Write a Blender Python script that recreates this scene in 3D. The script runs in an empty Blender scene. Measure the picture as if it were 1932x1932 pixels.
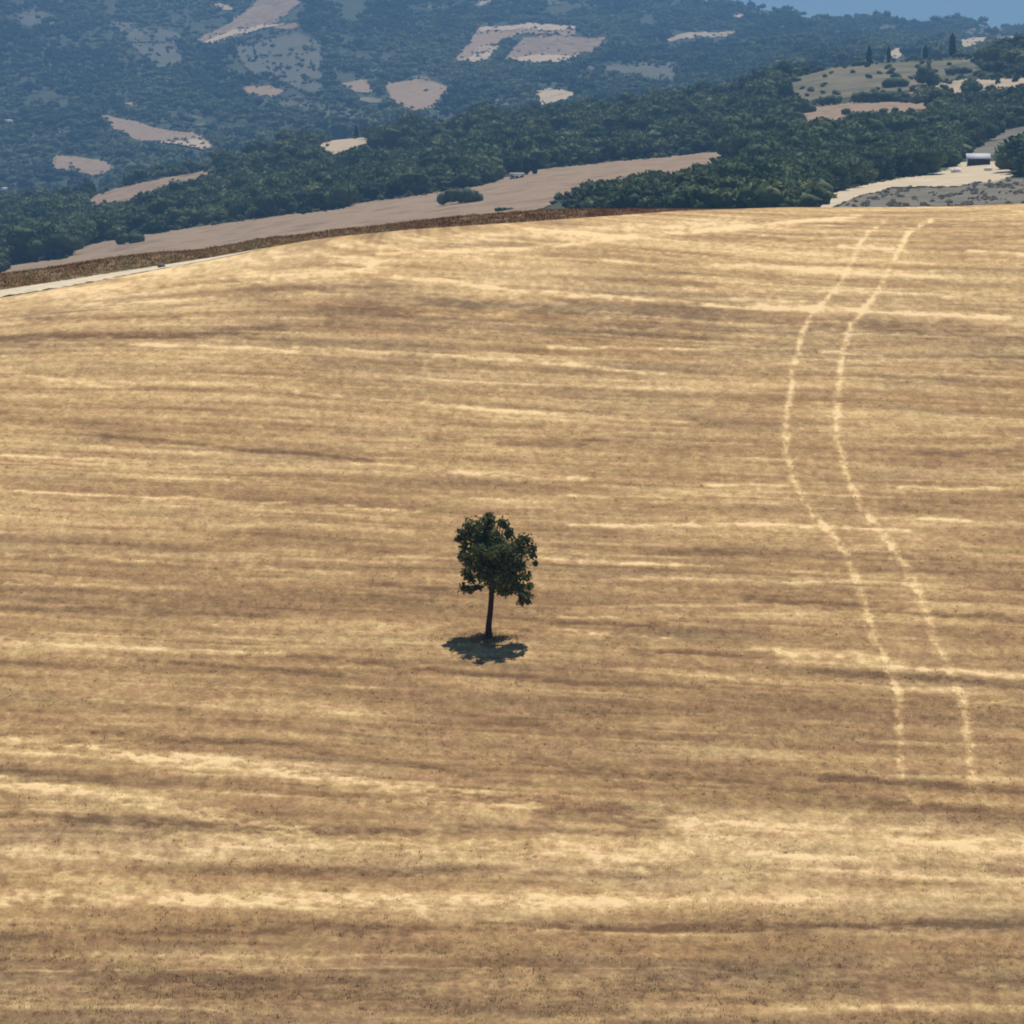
import bpy, math, random
import numpy as np
from mathutils import Vector

random.seed(7)
RNG = np.random.default_rng(11)
C = bpy.context.scene.collection
rad = math.radians

# ------------------------------------------------------------------ camera
PITCH = rad(-2.2); T7 = math.tan(rad(7.0)); CP, SP = math.cos(PITCH), math.sin(PITCH)
cam_d = bpy.data.cameras.new('camera'); cam = bpy.data.objects.new('camera', cam_d); C.objects.link(cam)
cam.location = (0, 0, 0); cam.rotation_euler = (rad(90) + PITCH, 0, 0)
cam_d.sensor_width = 36; cam_d.sensor_fit = 'HORIZONTAL'; cam_d.angle = rad(14.0)
cam_d.clip_start = 1; cam_d.clip_end = 30000
bpy.context.scene.camera = cam
KPX = T7 / 966.0                      # tangent per photo unit (the photo is 1932 units wide here)

def P(x, y, r):
    """World point seen at photo position x,y, standing r metres ahead."""
    x = np.asarray(x, float); y = np.asarray(y, float)
    dx = (x - 966) * KPX; dy = (966 - y) * KPX
    fy = CP - dy * SP; fz = SP + dy * CP
    return np.stack([r * dx / fy, np.broadcast_to(r, np.broadcast(x, y, r).shape) * 1.0, r * fz / fy], -1)

def interp(x, pts):
    p = np.array(pts, float); return np.interp(x, p[:, 0], p[:, 1])

# ------------------------------------------------------------------ numpy noise
def _hash(ix, iy, s):
    n = (ix.astype(np.int64) * 374761393 + iy.astype(np.int64) * 668265263 + s * 1442695041) & 0x7fffffff
    n = ((n ^ (n >> 13)) * 1274126177) & 0x7fffffff
    return ((n ^ (n >> 16)) & 0xffff) / 65535.0
def vnoise(x, y, s=0):
    x = np.asarray(x, float); y = np.asarray(y, float)
    ix, iy = np.floor(x), np.floor(y); fx, fy = x - ix, y - iy
    fx = fx * fx * (3 - 2 * fx); fy = fy * fy * (3 - 2 * fy)
    a = _hash(ix, iy, s); b = _hash(ix + 1, iy, s); c = _hash(ix, iy + 1, s); d = _hash(ix + 1, iy + 1, s)
    return (a * (1 - fx) + b * fx) * (1 - fy) + (c * (1 - fx) + d * fx) * fy
def fnoise(x, y, s=0, o=3):
    t = 0; w = 0; a = 1.0
    for k in range(o):
        t = t + a * vnoise(x * 2 ** k + 17.3 * k, y * 2 ** k - 9.1 * k, s + k); w += a; a *= .5
    return t / w

# ------------------------------------------------------------------ mesh helpers
def mesh_np(name, v, f, mat, parent=None, attrs=None, smooth=False):
    """v (n,3); f (m,k) uniform polygons or list of such arrays"""
    fs = f if isinstance(f, list) else [f]
    me = bpy.data.meshes.new(name)
    v = np.asarray(v, np.float32)
    me.vertices.add(len(v)); me.vertices.foreach_set('co', v.ravel())
    loops = np.concatenate([a.ravel() for a in fs]).astype(np.int32)
    sizes = np.concatenate([np.full(len(a), a.shape[1]) for a in fs]).astype(np.int32)
    starts = np.concatenate([[0], np.cumsum(sizes)[:-1]]).astype(np.int32)
    me.loops.add(len(loops)); me.loops.foreach_set('vertex_index', loops)
    me.polygons.add(len(sizes)); me.polygons.foreach_set('loop_start', starts)
    me.update(calc_edges=True)
    if smooth: me.polygons.foreach_set('use_smooth', np.ones(len(sizes), bool))
    for k, a in (attrs or {}).items():
        at = me.attributes.new(k, 'FLOAT', 'POINT'); at.data.foreach_set('value', np.asarray(a, np.float32).ravel())
    me.materials.append(mat)
    o = bpy.data.objects.new(name, me); C.objects.link(o)
    if parent: o.parent = parent
    return o
def grid_faces(nr, nc):
    i = np.arange(nr - 1)[:, None] * nc + np.arange(nc - 1)[None, :]
    return np.stack([i, i + 1, i + nc + 1, i + nc], -1).reshape(-1, 4)
def tag(o, label=None, cat=None, group=None, kind=None):
    if label: o['label'] = label
    if cat: o['category'] = cat
    if group: o['group'] = group
    if kind: o['kind'] = kind
    return o
def empty(name, loc, label, cat, group=None):
    o = bpy.data.objects.new(name, None); C.objects.link(o); o.location = loc
    return tag(o, label, cat, group)

# ------------------------------------------------------------------ materials
def new_mat(name):
    m = bpy.data.materials.new(name); m.use_nodes = True
    nt = m.node_tree; b = nt.nodes['Principled BSDF']; b.inputs['Roughness'].default_value = .9
    b.inputs['Specular IOR Level'].default_value = .15
    return m, nt, b
def ramp(nt, stops):
    r = nt.nodes.new('ShaderNodeValToRGB'); e = r.color_ramp.elements
    while len(e) < len(stops): e.new(.5)
    for k, (p, c) in enumerate(stops): e[k].position = p; e[k].color = (*c, 1)
    return r
def N(nt, t, **kw):
    n = nt.nodes.new(t)
    for k, v in kw.items(): setattr(n, k, v)
    return n
def noise_n(nt, scale, detail=4, vec=None, rough=.6, stretch=None):
    g = N(nt, 'ShaderNodeNewGeometry'); src = g.outputs['Position']
    if stretch:
        mp = N(nt, 'ShaderNodeMapping'); mp.inputs['Scale'].default_value = stretch
        nt.links.new(src, mp.inputs['Vector']); src = mp.outputs['Vector']
    n = N(nt, 'ShaderNodeTexNoise'); n.inputs['Scale'].default_value = scale; n.inputs['Detail'].default_value = detail
    n.inputs['Roughness'].default_value = rough
    nt.links.new(src, n.inputs['Vector']); return n
def math_n(nt, op, a, b):
    m = N(nt, 'ShaderNodeMath', operation=op)
    for k, q in enumerate((a, b)):
        if isinstance(q, (int, float)): m.inputs[k].default_value = q
        else: nt.links.new(q, m.inputs[k])
    return m.outputs[0]

def ground_mat(name, c0, c1, scale, c2=None, rows=None):
    m, nt, b = new_mat(name)
    n = noise_n(nt, scale, 6)
    st = [(.3, c0), (.7, c1)] if c2 is None else [(.3, c0), (.55, c1), (.75, c2)]
    oi = N(nt, 'ShaderNodeObjectInfo'); n2 = noise_n(nt, scale * 6, 4, stretch=(.5, 1, 1))
    fc = math_n(nt, 'ADD', n.outputs['Fac'], math_n(nt, 'MULTIPLY', math_n(nt, 'SUBTRACT', oi.outputs['Random'], .5), .22))
    fc = math_n(nt, 'ADD', fc, math_n(nt, 'MULTIPLY', math_n(nt, 'SUBTRACT', n2.outputs['Fac'], .5), .5))
    r = ramp(nt, st); nt.links.new(fc, r.inputs['Fac'])
    nt.links.new(r.outputs['Color'], b.inputs['Base Color'])
    return m

def foliage_mat(name, dark, light, rand=True, trans=.25):
    m, nt, b = new_mat(name)
    at = N(nt, 'ShaderNodeAttribute', attribute_name='tint')
    oi = N(nt, 'ShaderNodeObjectInfo')
    n = noise_n(nt, 1.1, 3)
    s = math_n(nt, 'ADD', at.outputs['Fac'], math_n(nt, 'MULTIPLY', math_n(nt, 'SUBTRACT', n.outputs['Fac'], .5), .35))
    if rand: s = math_n(nt, 'ADD', s, math_n(nt, 'MULTIPLY', math_n(nt, 'SUBTRACT', oi.outputs['Random'], .5), .35))
    r = ramp(nt, [(.05, dark), (.95, light)]); nt.links.new(s, r.inputs['Fac'])
    nt.links.new(r.outputs['Color'], b.inputs['Base Color'])
    tr = N(nt, 'ShaderNodeBsdfTranslucent'); nt.links.new(r.outputs['Color'], tr.inputs['Color'])
    mx = N(nt, 'ShaderNodeMixShader'); mx.inputs[0].default_value = trans
    out = nt.nodes['Material Output']
    nt.links.new(b.outputs[0], mx.inputs[1]); nt.links.new(tr.outputs[0], mx.inputs[2]); nt.links.new(mx.outputs[0], out.inputs['Surface'])
    return m
def plain(name, c, rough=.8, var=.15, scale=3):
    return ground_mat(name, tuple(q * (1 - var) for q in c), tuple(min(1, q * (1 + var)) for q in c), scale)

M_fol = foliage_mat('foliage', (.030, .060, .028), (.150, .195, .080))
M_folfar = foliage_mat('far_foliage', (.030, .060, .032), (.185, .215, .090), False)
M_olive = foliage_mat('olive_foliage', (.07, .095, .055), (.20, .22, .13))
M_cyp = foliage_mat('cypress_foliage', (.008, .018, .012), (.022, .040, .020))
M_bark = plain('bark', (.055, .032, .022), .9, .3, 9)
M_pink = ground_mat('harvested_soil', (.155, .104, .064), (.33, .228, .142), .09, (.232, .158, .100))
M_tan = ground_mat('dry_pasture', (.27, .21, .13), (.50, .38, .25), .08, (.38, .29, .18))
M_yel = ground_mat('yellow_meadow', (.33, .32, .15), (.42, .38, .20), .05)
M_greyland = ground_mat('grey_scrubland', (.045, .056, .036), (.13, .12, .085), .03, (.07, .08, .05))
M_olivegr = ground_mat('olive_grove_soil', (.075, .085, .045), (.20, .16, .095), .035, (.11, .115, .06))
M_scrub = ground_mat('grey_fallow', (.11, .10, .07), (.20, .17, .12), .12, (.12, .125, .075))
M_yard = ground_mat('pale_dirt', (.52, .41, .27), (.66, .54, .36), .15)
M_path = ground_mat('chalk_path', (.50, .41, .27), (.74, .64, .46), 1.2)
M_terr = ground_mat('hill_soil', (.022, .036, .018), (.060, .066, .034), .03, (.034, .052, .022))
M_verge = ground_mat('verge_soil', (.14, .085, .045), (.30, .20, .10), .6, (.22, .20, .08))
M_green = ground_mat('green_patch', (.06, .10, .035), (.10, .15, .05), .3)
M_wall = plain('pale_plaster', (.50, .46, .39), .8, .1, 2)
M_roofm = plain('metal_roof', (.48, .50, .52), .5, .04, 1)
M_tile = plain('clay_tiles', (.34, .19, .12), .8, .2, 2)
M_darkm = plain('dark_opening', (.02, .018, .02), .8, .2, 2)
M_stone = plain('pale_stone', (.80, .76, .70), .9, .2, 2)
M_stoneg = plain('grey_slab', (.30, .27, .24), .9, .2, 2)
M_wood = plain('weathered_wood', (.10, .07, .055), .9, .2, 3)

# ------------------------------------------------------------------ profile lines of the land (photo units)
C0 = [(-900, 700), (-300, 596), (0, 549), (140, 528), (298, 503), (397, 487), (496, 469), (575, 455), (639, 446), (775, 433), (975, 420), (1278, 398), (1481, 391), (1667, 391), (1800, 389), (1932, 384), (2300, 380), (2900, 400)]
BT = [(-900, 650), (-300, 552), (0, 512), (132, 494), (205, 482), (281, 472), (380, 466), (463, 452), (486, 446), (575, 437), (639, 428), (684, 424), (775, 413), (866, 403), (939, 397), (1030, 391), (1194, 389), (1278, 388), (1481, 389), (1667, 389), (1800, 387), (1932, 382), (2300, 378), (2900, 398)]
M1 = [(-900, 560), (-300, 455), (0, 405), (150, 378), (300, 336), (415, 316), (500, 296), (560, 275), (800, 250), (1000, 224), (1250, 198), (1400, 165), (1480, 138), (1560, 124), (1640, 116), (1800, 106), (1850, 98), (1932, 90), (2300, 60), (2900, 60)]
SK = [(-900, -180), (0, -130), (600, -85), (1000, -45), (1200, -15), (1310, 5), (1400, 11), (1480, 19), (1534, 31), (1579, 36), (1657, 39), (1703, 50), (1740, 57), (1789, 48), (1833, 50), (1895, 60), (1932, 58), (2300, 80), (2900, 120)]
RN = [(-900, 1050), (0, 1000), (900, 900), (1300, 760), (1932, 720), (2900, 720)]
S0, Z0 = .25, -54.4
def tz(y):
    dy = (966 - y) * KPX; return (SP + dy * CP) / (CP - dy * SP)
def field_r(x, y):
    yc = interp(x, C0)
    r = -Z0 / (S0 - np.minimum(tz(y), .2))
    return r * (1 + .07 * np.exp(-np.maximum(y - yc, -20) / 30.0))
xs_c = np.array([c[0] for c in C0], float)
def crest_r(x): return field_r(x, interp(x, C0))
R_A1, R_B0, R_B1 = 1700., 2400., 4600.
def row_at(x, r):
    """photo row of the ground profile at distance r in column x"""
    x = np.asarray(x, float); r = np.asarray(r, float); sh = np.broadcast(x, r).shape
    x = np.broadcast_to(x, sh); r = np.broadcast_to(r, sh)
    yc = interp(x, C0); bt = interp(x, BT); m1 = interp(x, M1); sk = interp(x, SK); rn = interp(x, RN); rc = crest_r(x)
    kr = np.stack([rc - 60, rc - 8, rc, rc + 7, rc + 45, rn * .62, rn, x * 0 + R_A1, x * 0 + 2050, x * 0 + R_B0, x * 0 + R_B1, x * 0 + 5300, x * 0 + 9000])
    ky = np.stack([yc + 900, yc + 120, yc + 3, bt + 7, bt + 60, bt + 150, bt + 14, m1, m1 + 26, m1 + 12, sk, sk + 60, sk + 200])
    out = np.array(ky[0])
    for k in range(len(kr) - 1):
        t = np.clip((r - kr[k]) / (kr[k + 1] - kr[k]), 0, 1)
        out = np.where(r >= kr[k], ky[k] * (1 - t) + ky[k + 1] * t, out)
    return out
def terr_bump(X, Y):
    a = np.clip((Y - 600) / 900, 0, 1) * 2.2 + np.clip((Y - 2200) / 1500, 0, 1) * 12
    return a * (fnoise(X / 150., Y / 190., 5, 3) - .5)
def ground(x, r):
    p = P(x, row_at(x, r), r); p[..., 2] += terr_bump(p[..., 0], p[..., 1]); return p
def r_of(x, y, zone):
    """distance at which the ground in column x appears at row y, in zone A (near hills) or B (far hills)"""
    x = np.asarray(x, float); y = np.asarray(y, float)
    if zone == 'A':
        y0 = interp(x, BT) + 14; y1 = interp(x, M1); r0 = interp(x, RN); r1 = R_A1
    else:
        y0 = interp(x, M1) + 12; y1 = interp(x, SK); r0 = R_B0; r1 = R_B1
    t = np.clip((y0 - y) / (y0 - y1), -.12, 1.0)
    return r0 + t * (r1 - r0)
def gpt(x, y, zone='A', dz=0.):
    p = ground(np.array(float(x)), r_of(x, y, zone)); return Vector((p[0], p[1], p[2] + dz))

# ------------------------------------------------------------------ hills and terrain
xs = np.arange(-860, 2800, 7.0)
rs = np.concatenate([np.linspace(185, 330, 60), np.geomspace(335, 9000, 330)])
g = ground(xs[None, :] + 0 * rs[:, None], rs[:, None] + 0 * xs[None, :])
o = mesh_np('terrain', g.reshape(-1, 3), grid_faces(len(rs), len(xs)), M_terr, smooth=True); tag(o, kind='structure')

def inpoly(px, py, poly):
    inside = np.zeros(np.shape(px), bool); n = len(poly); j = n - 1
    for i in range(n):
        xi, yi = poly[i]; xj, yj = poly[j]
        c = ((yi > py) != (yj > py)) & (px < (xj - xi) * (py - yi) / ((yj - yi) + 1e-9) + xi)
        inside ^= c; j = i
    return inside
PINK1 = [(-40, 520), (30, 497), (126, 487), (149, 461), (231, 451), (275, 444), (374, 428), (529, 408), (639, 397), (677, 386), (826, 367), (910, 353), (961, 334), (1012, 320), (1172, 302), (1278, 293), (1428, 277), (1388, 297), (1300, 332), (1212, 331), (1172, 351), (1135, 349), (1085, 366), (1034, 390), (960, 412), (600, 452), (300, 490), (100, 515)]
FIELDS = [  # outline, zone, material, name
 (PINK1, 'A', M_pink, 'harvested_field'),
 ([(152, 388), (180, 372), (215, 359), (300, 341), (418, 320), (385, 338), (330, 352), (280, 366), (240, 382), (170, 390)], 'A', M_pink, 'harvested_field'),
 ([(596, 276), (640, 264), (692, 260), (702, 272), (660, 286), (625, 298)], 'A', M_tan, 'pasture'),
 ([(702, 270), (765, 274), (740, 284), (680, 284)], 'A', M_yel, 'meadow'),
 ([(1492, 207), (1560, 196), (1640, 192), (1762, 194), (1740, 210), (1640, 219), (1600, 232), (1560, 238), (1520, 236)], 'A', M_pink, 'harvested_field'),
 ([(1752, 164), (1800, 155), (1940, 150), (1990, 150), (1990, 164), (1900, 170), (1800, 178)], 'A', M_tan, 'pasture'),
 ([(1484, 150), (1560, 128), (1640, 120), (1700, 114), (1830, 110), (1862, 138), (1760, 166), (1700, 178), (1640, 186), (1520, 196), (1490, 180)], 'A', M_olivegr, 'olive_grove_ground'),
 ([(1795, 304), (1850, 275), (1896, 247), (1950, 232), (2050, 225), (2050, 255), (1940, 262), (1890, 292)], 'A', M_scrub, 'fallow_field'),
 ([(1495, 390), (1520, 380), (1560, 370), (1600, 356), (1650, 344), (1750, 330), (1785, 320), (1800, 306), (1905, 302), (1912, 334), (1880, 345), (1800, 352), (1690, 354), (1620, 372), (1570, 395), (1500, 397)], 'A', M_yard, 'dirt_yard'),
 ([(1560, 400), (1630, 368), (1700, 355), (1800, 353), (1890, 338), (1960, 335), (2100, 330), (2100, 400)], 'A', M_scrub, 'fallow_field'),
 ([(1722, 326), (1745, 316), (1790, 316), (1800, 322), (1750, 328)], 'A', M_green, 'green_plot'),
 ([(368, 72), (440, 38), (470, 12), (500, -20), (600, -20), (548, 30), (520, 46), (568, 44), (562, 56), (500, 54), (460, 62), (400, 77)], 'B', M_pink, 'harvested_field'),
 ([(855, 118), (880, 88), (900, 60), (990, 57), (1088, 62), (1088, 70), (980, 68), (945, 80), (895, 119)], 'B', M_pink, 'harvested_field'),
 ([(950, 118), (985, 71), (1060, 70), (1145, 74), (1125, 95), (1090, 108), (1040, 124), (990, 120)], 'B', M_pink, 'harvested_field'),
 ([(1240, 76), (1300, 62), (1388, 60), (1392, 67), (1320, 71), (1260, 80)], 'B', M_tan, 'pasture'),
 ([(722, 160), (790, 154), (832, 160), (850, 168), (832, 186), (825, 205), (780, 212), (740, 196)], 'B', M_pink, 'harvested_field'),
 ([(642, 158), (692, 151), (706, 175), (690, 181), (655, 167)], 'B', M_pink, 'harvested_field'),
 ([(1010, 168), (1050, 172), (1102, 178), (1065, 190), (1010, 203)], 'B', M_tan, 'pasture'),
 ([(930, 190), (975, 178), (985, 205), (935, 215)], 'B', M_greyland, 'scrubland'),
 ([(190, 219), (230, 226), (300, 240), (370, 250), (408, 276), (390, 284), (330, 272), (260, 262), (215, 247)], 'B', M_pink, 'fallow_field'),
 ([(305, 208), (360, 214), (392, 226), (390, 240), (350, 234), (320, 222)], 'B', M_greyland, 'scrubland'),
 ([(100, 290), (190, 300), (218, 316), (180, 336), (140, 322), (98, 320)], 'B', M_pink, 'harvested_field'),
 ([(452, 166), (510, 164), (540, 174), (520, 184), (465, 182)], 'B', M_pink, 'fallow_field'),
 ([(200, 42), (290, 48), (345, 64), (338, 78), (240, 76)], 'B', M_greyland, 'scrubland'),
 ([(230, 76), (335, 80), (350, 125), (300, 135), (270, 110)], 'B', M_greyland, 'scrubland'),
 ([(430, 90), (560, 62), (610, 80), (610, 150), (600, 190), (540, 160), (480, 150)], 'B', M_greyland, 'scrubland'),
 ([(1560, 66), (1600, 55), (1700, 50), (1692, 60), (1600, 68)], 'B', M_greyland, 'scrubland'),
 ([(1800, 62), (1850, 56), (1900, 75), (1830, 82)], 'B', M_greyland, 'scrubland'),
 ([(25, 22), (60, 16), (115, 24), (105, 44), (60, 50), (30, 44)], 'B', M_greyland, 'scrubland'),
 ([(1060, 130), (1180, 128), (1290, 122), (1280, 150), (1262, 172), (1200, 150)], 'B', M_greyland, 'scrubland'),
 ([(560, 190), (640, 200), (720, 225), (640, 235), (570, 215)], 'B', M_greyland, 'scrubland'),
]
PALE = [([(868, 116), (900, 108), (930, 106), (925, 119), (895, 121), (860, 120)], 'B', M_tan, 'pasture'),
 ([(902, 60), (990, 56), (1090, 61), (1090, 66), (985, 64), (902, 66)], 'B', M_tan, 'pasture'),
 ([(955, 116), (1000, 110), (1080, 108), (1110, 98), (1080, 115), (1040, 125), (990, 122)], 'B', M_tan, 'pasture'),
 ([(378, 74), (430, 58), (500, 48), (560, 46), (500, 56), (430, 66), (400, 79)], 'B', M_tan, 'pasture'),
 ([(270, 266), (330, 268), (370, 262), (408, 276), (390, 286), (330, 275)], 'B', M_tan, 'pasture')]
_r = np.random.default_rng(3)
for _k in range(46):
    cx_ = _r.uniform(-60, 1990); zz = 'B' if _r.random() < .74 else 'A'
    a_, b_ = (interp(cx_, SK), interp(cx_, M1)) if zz == 'B' else (interp(cx_, M1), interp(cx_, BT))
    cy_ = a_ + (b_ - a_) * _r.uniform(.1, .9); w_ = _r.uniform(8, 34); h_ = _r.uniform(2.0, 5.5) * (1 + w_ / 40); sl_ = _r.uniform(-.05, .28) * (1 if cx_ < 900 else -1)
    if any(inpoly(np.array(cx_), np.array(cy_), f_[0]) for f_ in FIELDS): continue
    pl_ = [(cx_ + w_ * math.cos(t_) * q_, cy_ + h_ * math.sin(t_) * q_ + sl_ * w_ * math.cos(t_)) for t_, q_ in zip(np.arange(9) * .698, _r.uniform(.6, 1.2, 9))]
    FIELDS.append((pl_, zz, (M_greyland, M_tan, M_greyland, M_scrub)[_k % 4], 'clearing'))
FIELDS += PALE
def drape(poly, zone, m, name, k):
    """a field laid over the ground: rows of strips between its left and right outline, sitting just above the soil"""
    pl = np.array(poly, float)
    n = 0; verts = []; faces = []
    y0, y1 = pl[:, 1].min(), pl[:, 1].max(); x0, x1 = pl[:, 0].min(), pl[:, 0].max()
    st = 3.0 if zone == 'A' else 2.2
    gx = np.arange(x0, x1 + st, st); gy = np.arange(y0, y1 + st * .5, st * .5)
    X, Y = np.meshgrid(gx, gy)
    jx = X + (fnoise(X / 9., Y / 5., 31 + k) - .5) * 10; jy = Y + (fnoise(X / 14., Y / 7., 77 + k) - .5) * 6
    ins = inpoly(X, Y, poly) & inpoly(jx, jy, [tuple(q) for q in pl]) | inpoly(jx, jy, poly)
    pts = ground(X, r_of(X, Y, zone)); pts[..., 2] += (.22 if zone == 'A' else .7) + (.5 if k >= len(FIELDS) - 5 else 0)
    idx = np.arange(X.size).reshape(X.shape)
    f = np.stack([idx[:-1, :-1], idx[:-1, 1:], idx[1:, 1:], idx[1:, :-1]], -1).reshape(-1, 4)
    keep = (ins[:-1, :-1] & ins[:-1, 1:] & ins[1:, 1:] & ins[1:, :-1]).ravel(); f = f[keep]
    if not len(f): return
    used, inv = np.unique(f, return_inverse=True); f = inv.reshape(-1, 4)
    o = mesh_np(name, pts.reshape(-1, 3)[used], f, m, smooth=True); tag(o, kind='structure')
for k, (poly, zone, m, name) in enumerate(FIELDS): drape(poly, zone, m, name, k)

# ------------------------------------------------------------------ stubble field
st = 2.6
fx = np.concatenate([np.arange(-860, -30, 14), np.arange(-30, 1962, st), np.arange(1962, 2800, 14)])
fv = np.concatenate([np.linspace(0, 1, 30)[:-1] ** 1.3 * .03, np.linspace(.03, 1.0, 620), np.linspace(1.0, 1.9, 60)[1:]])
FX = np.broadcast_to(fx[None, :], (len(fv), len(fx)))
FC = interp(FX, C0)
FY = FC + fv[:, None] * (1945 - FC)
FR = field_r(FX, FY)
fp = P(FX, FY, FR)
X, Y = fp[..., 0], fp[..., 1]

def seg_amp(pts, w, soft=1.0, breakup=.35, seed=0):
    """density of a strip of straw following a line"""
    out = np.zeros(FX.shape)
    wob = (fnoise(FX / 60., FY / 14., 90 + seed) - .5) * w * .9
    for (xa, ya), (xb, yb) in zip(pts[:-1], pts[1:]):
        dx, dy = xb - xa, yb - ya; L2 = dx * dx + dy * dy
        t = np.clip(((FX - xa) * dx + (FY - ya) * dy) / L2, 0, 1)
        d = np.hypot((FX - xa - t * dx) * .35 if abs(dx) > abs(dy) else (FX - xa - t * dx), FY - ya - t * dy + wob)
        out = np.maximum(out, np.clip(1.25 - d / (w * .5), 0, 1))
    br = np.clip((fnoise(FX / 22., FY / 5., 190 + seed) - breakup) * 3.2, 0, 1)
    return out * (.35 + .65 * br)

row = Y + .14 * X * np.clip((Y - 135) / 12, 0, 1)
row = row + (fnoise(X / 14., Y / 10., 3) - .5) * 1.6
wr = np.exp(-np.maximum(FY - FC, 0) / 70.) * np.interp(FX, [0, 600, 1100, 1500], [1, 1, .5, 0])
row = row * (1 - wr) + (236 - (FY - FC) * .16) * wr
A = np.zeros(FX.shape)
fine = np.interp(FY, [500, 1500, 1700], [1, 1, .6])
A += (fnoise(X / 9., row / 1.15, 21, 2) - .5) * .66
A += (fnoise(X / 3.0, row / .38, 22, 3) - .5) * .40 * fine
A += (fnoise(X / .30, row / .55, 23, 2) - .5) * .42
A += (fnoise(X / 16., Y / 12., 24, 2) - .5) * .22
# thin random streaks of straw
s1 = fnoise(X / 5.5, row / .42, 41, 2); A += np.clip((s1 - .66) * 5, 0, 1) * .22 * fine
s2 = fnoise(X / 5.0, row / .55, 45, 2); A -= np.clip((s2 - .68) * 5, 0, 1) * .22
sp = vnoise(X / .16, row / .30, 51); A += np.clip((sp - .90) * 9, 0, 1) * .22
sp = vnoise(X / .17, row / .30, 55); A -= np.clip((sp - .91) * 9, 0, 1) * .22
LIGHT = [
 ([(0, 925), (280, 938), (560, 950), (800, 965)], 8, .42), ([(1080, 992), (1400, 990), (1600, 994), (1710, 1000)], 9, .5),
 ([(715, 1050), (870, 1053)], 6, .4), ([(1010, 1054), (1270, 1068)], 11, .45), ([(0, 1046), (380, 1060), (660, 1083)], 11, .28),
 ([(-60, 1396), (0, 1402), (400, 1436), (830, 1497), (1000, 1515)], 30, .48), ([(-60, 1470), (0, 1480), (330, 1526), (560, 1562)], 34, .42),
 ([(380, 1585), (800, 1592), (1250, 1612)], 46, .28), ([(1420, 1612), (1640, 1622)], 12, .4), ([(1300, 1560), (1560, 1570), (1932, 1592), (2000, 1600)], 40, .26),
 ([(1700, 1590), (2000, 1630)], 40, .18), ([(0, 1692), (500, 1700), (1150, 1702)], 42, .40), ([(1150, 1700), (1932, 1680)], 24, .18), ([(0, 1610), (400, 1620)], 24, .25),
 ([(750, 522), (1000, 552), (1330, 574), (1900, 600)], 11, .45), ([(800, 480), (1300, 500), (1900, 530)], 14, .28), ([(1300, 540), (1932, 560)], 12, .25),
 ([(150, 560), (400, 530), (560, 515), (700, 500)], 50, .30), ([(520, 526), (640, 518), (692, 506), (705, 494), (680, 484), (620, 486)], 9, .35), ([(240, 512), (640, 466), (1000, 440), (1400, 425)], 26, .30),
 ([(720, 478), (1000, 470), (1200, 445), (1450, 425), (1620, 408)], 9, .42), ([(1590, 466), (1700, 471)], 8, .55), ([(1830, 474), (1932, 483), (2000, 487)], 8, .5), ([(1380, 562), (1510, 568)], 8, .4),
 ([(1030, 684), (1180, 700), (1250, 706)], 9, .48), ([(560, 655), (760, 669)], 8, .35), ([(250, 650), (330, 652)], 7, .4), ([(380, 654), (560, 663)], 7, .35), ([(820, 671), (980, 681)], 7, .35), ([(1040, 655), (1360, 659)], 7, .35), ([(1550, 664), (1660, 670)], 6, .4),
 ([(560, 740), (960, 776), (1300, 798)], 9, .30), ([(0, 700), (230, 733)], 10, .25), ([(1230, 620), (1500, 640)], 7, .22),
 ([(860, 892), (1100, 906)], 12, .42), ([(1335, 914), (1480, 917)], 8, .4), ([(1700, 919), (1900, 924)], 8, .55), ([(1740, 979), (1830, 981)], 6, .45), ([(0, 858), (270, 872)], 10, .3), ([(1060, 935), (1280, 940)], 6, .3), ([(1770, 820), (1932, 826)], 6, .3),
 ([(1180, 1090), (1610, 1100)], 9, .32), ([(1050, 1188), (1260, 1202)], 10, .42), ([(1060, 1164), (1160, 1166)], 6, .35), ([(1450, 1228), (1690, 1252)], 26, .38), ([(1740, 1262), (1940, 1281)], 9, .55), ([(1830, 1322), (1990, 1334)], 26, .38),
 ([(400, 1229), (530, 1233)], 11, .4), ([(600, 1246), (800, 1256)], 9, .3), ([(720, 1186), (1000, 1190), (1120, 1200)], 18, .3), ([(20, 1100), (340, 1110)], 12, .22), ([(0, 1210), (300, 1225)], 12, .2), ([(1100, 1145), (1460, 1140)], 7, .25), ([(150, 1320), (700, 1345)], 12, .2), ([(1500, 1090), (1932, 1120)], 8, .25),
 ([(0, 1800), (600, 1806), (1300, 1800)], 12, .18), ([(0, 1832), (700, 1826), (1300, 1826)], 4, .3), ([(0, 1900), (400, 1905)], 10, .2), ([(1200, 1900), (1932, 1900)], 16, .22), ([(980, 1640), (1932, 1660)], 18, .2)]
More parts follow.
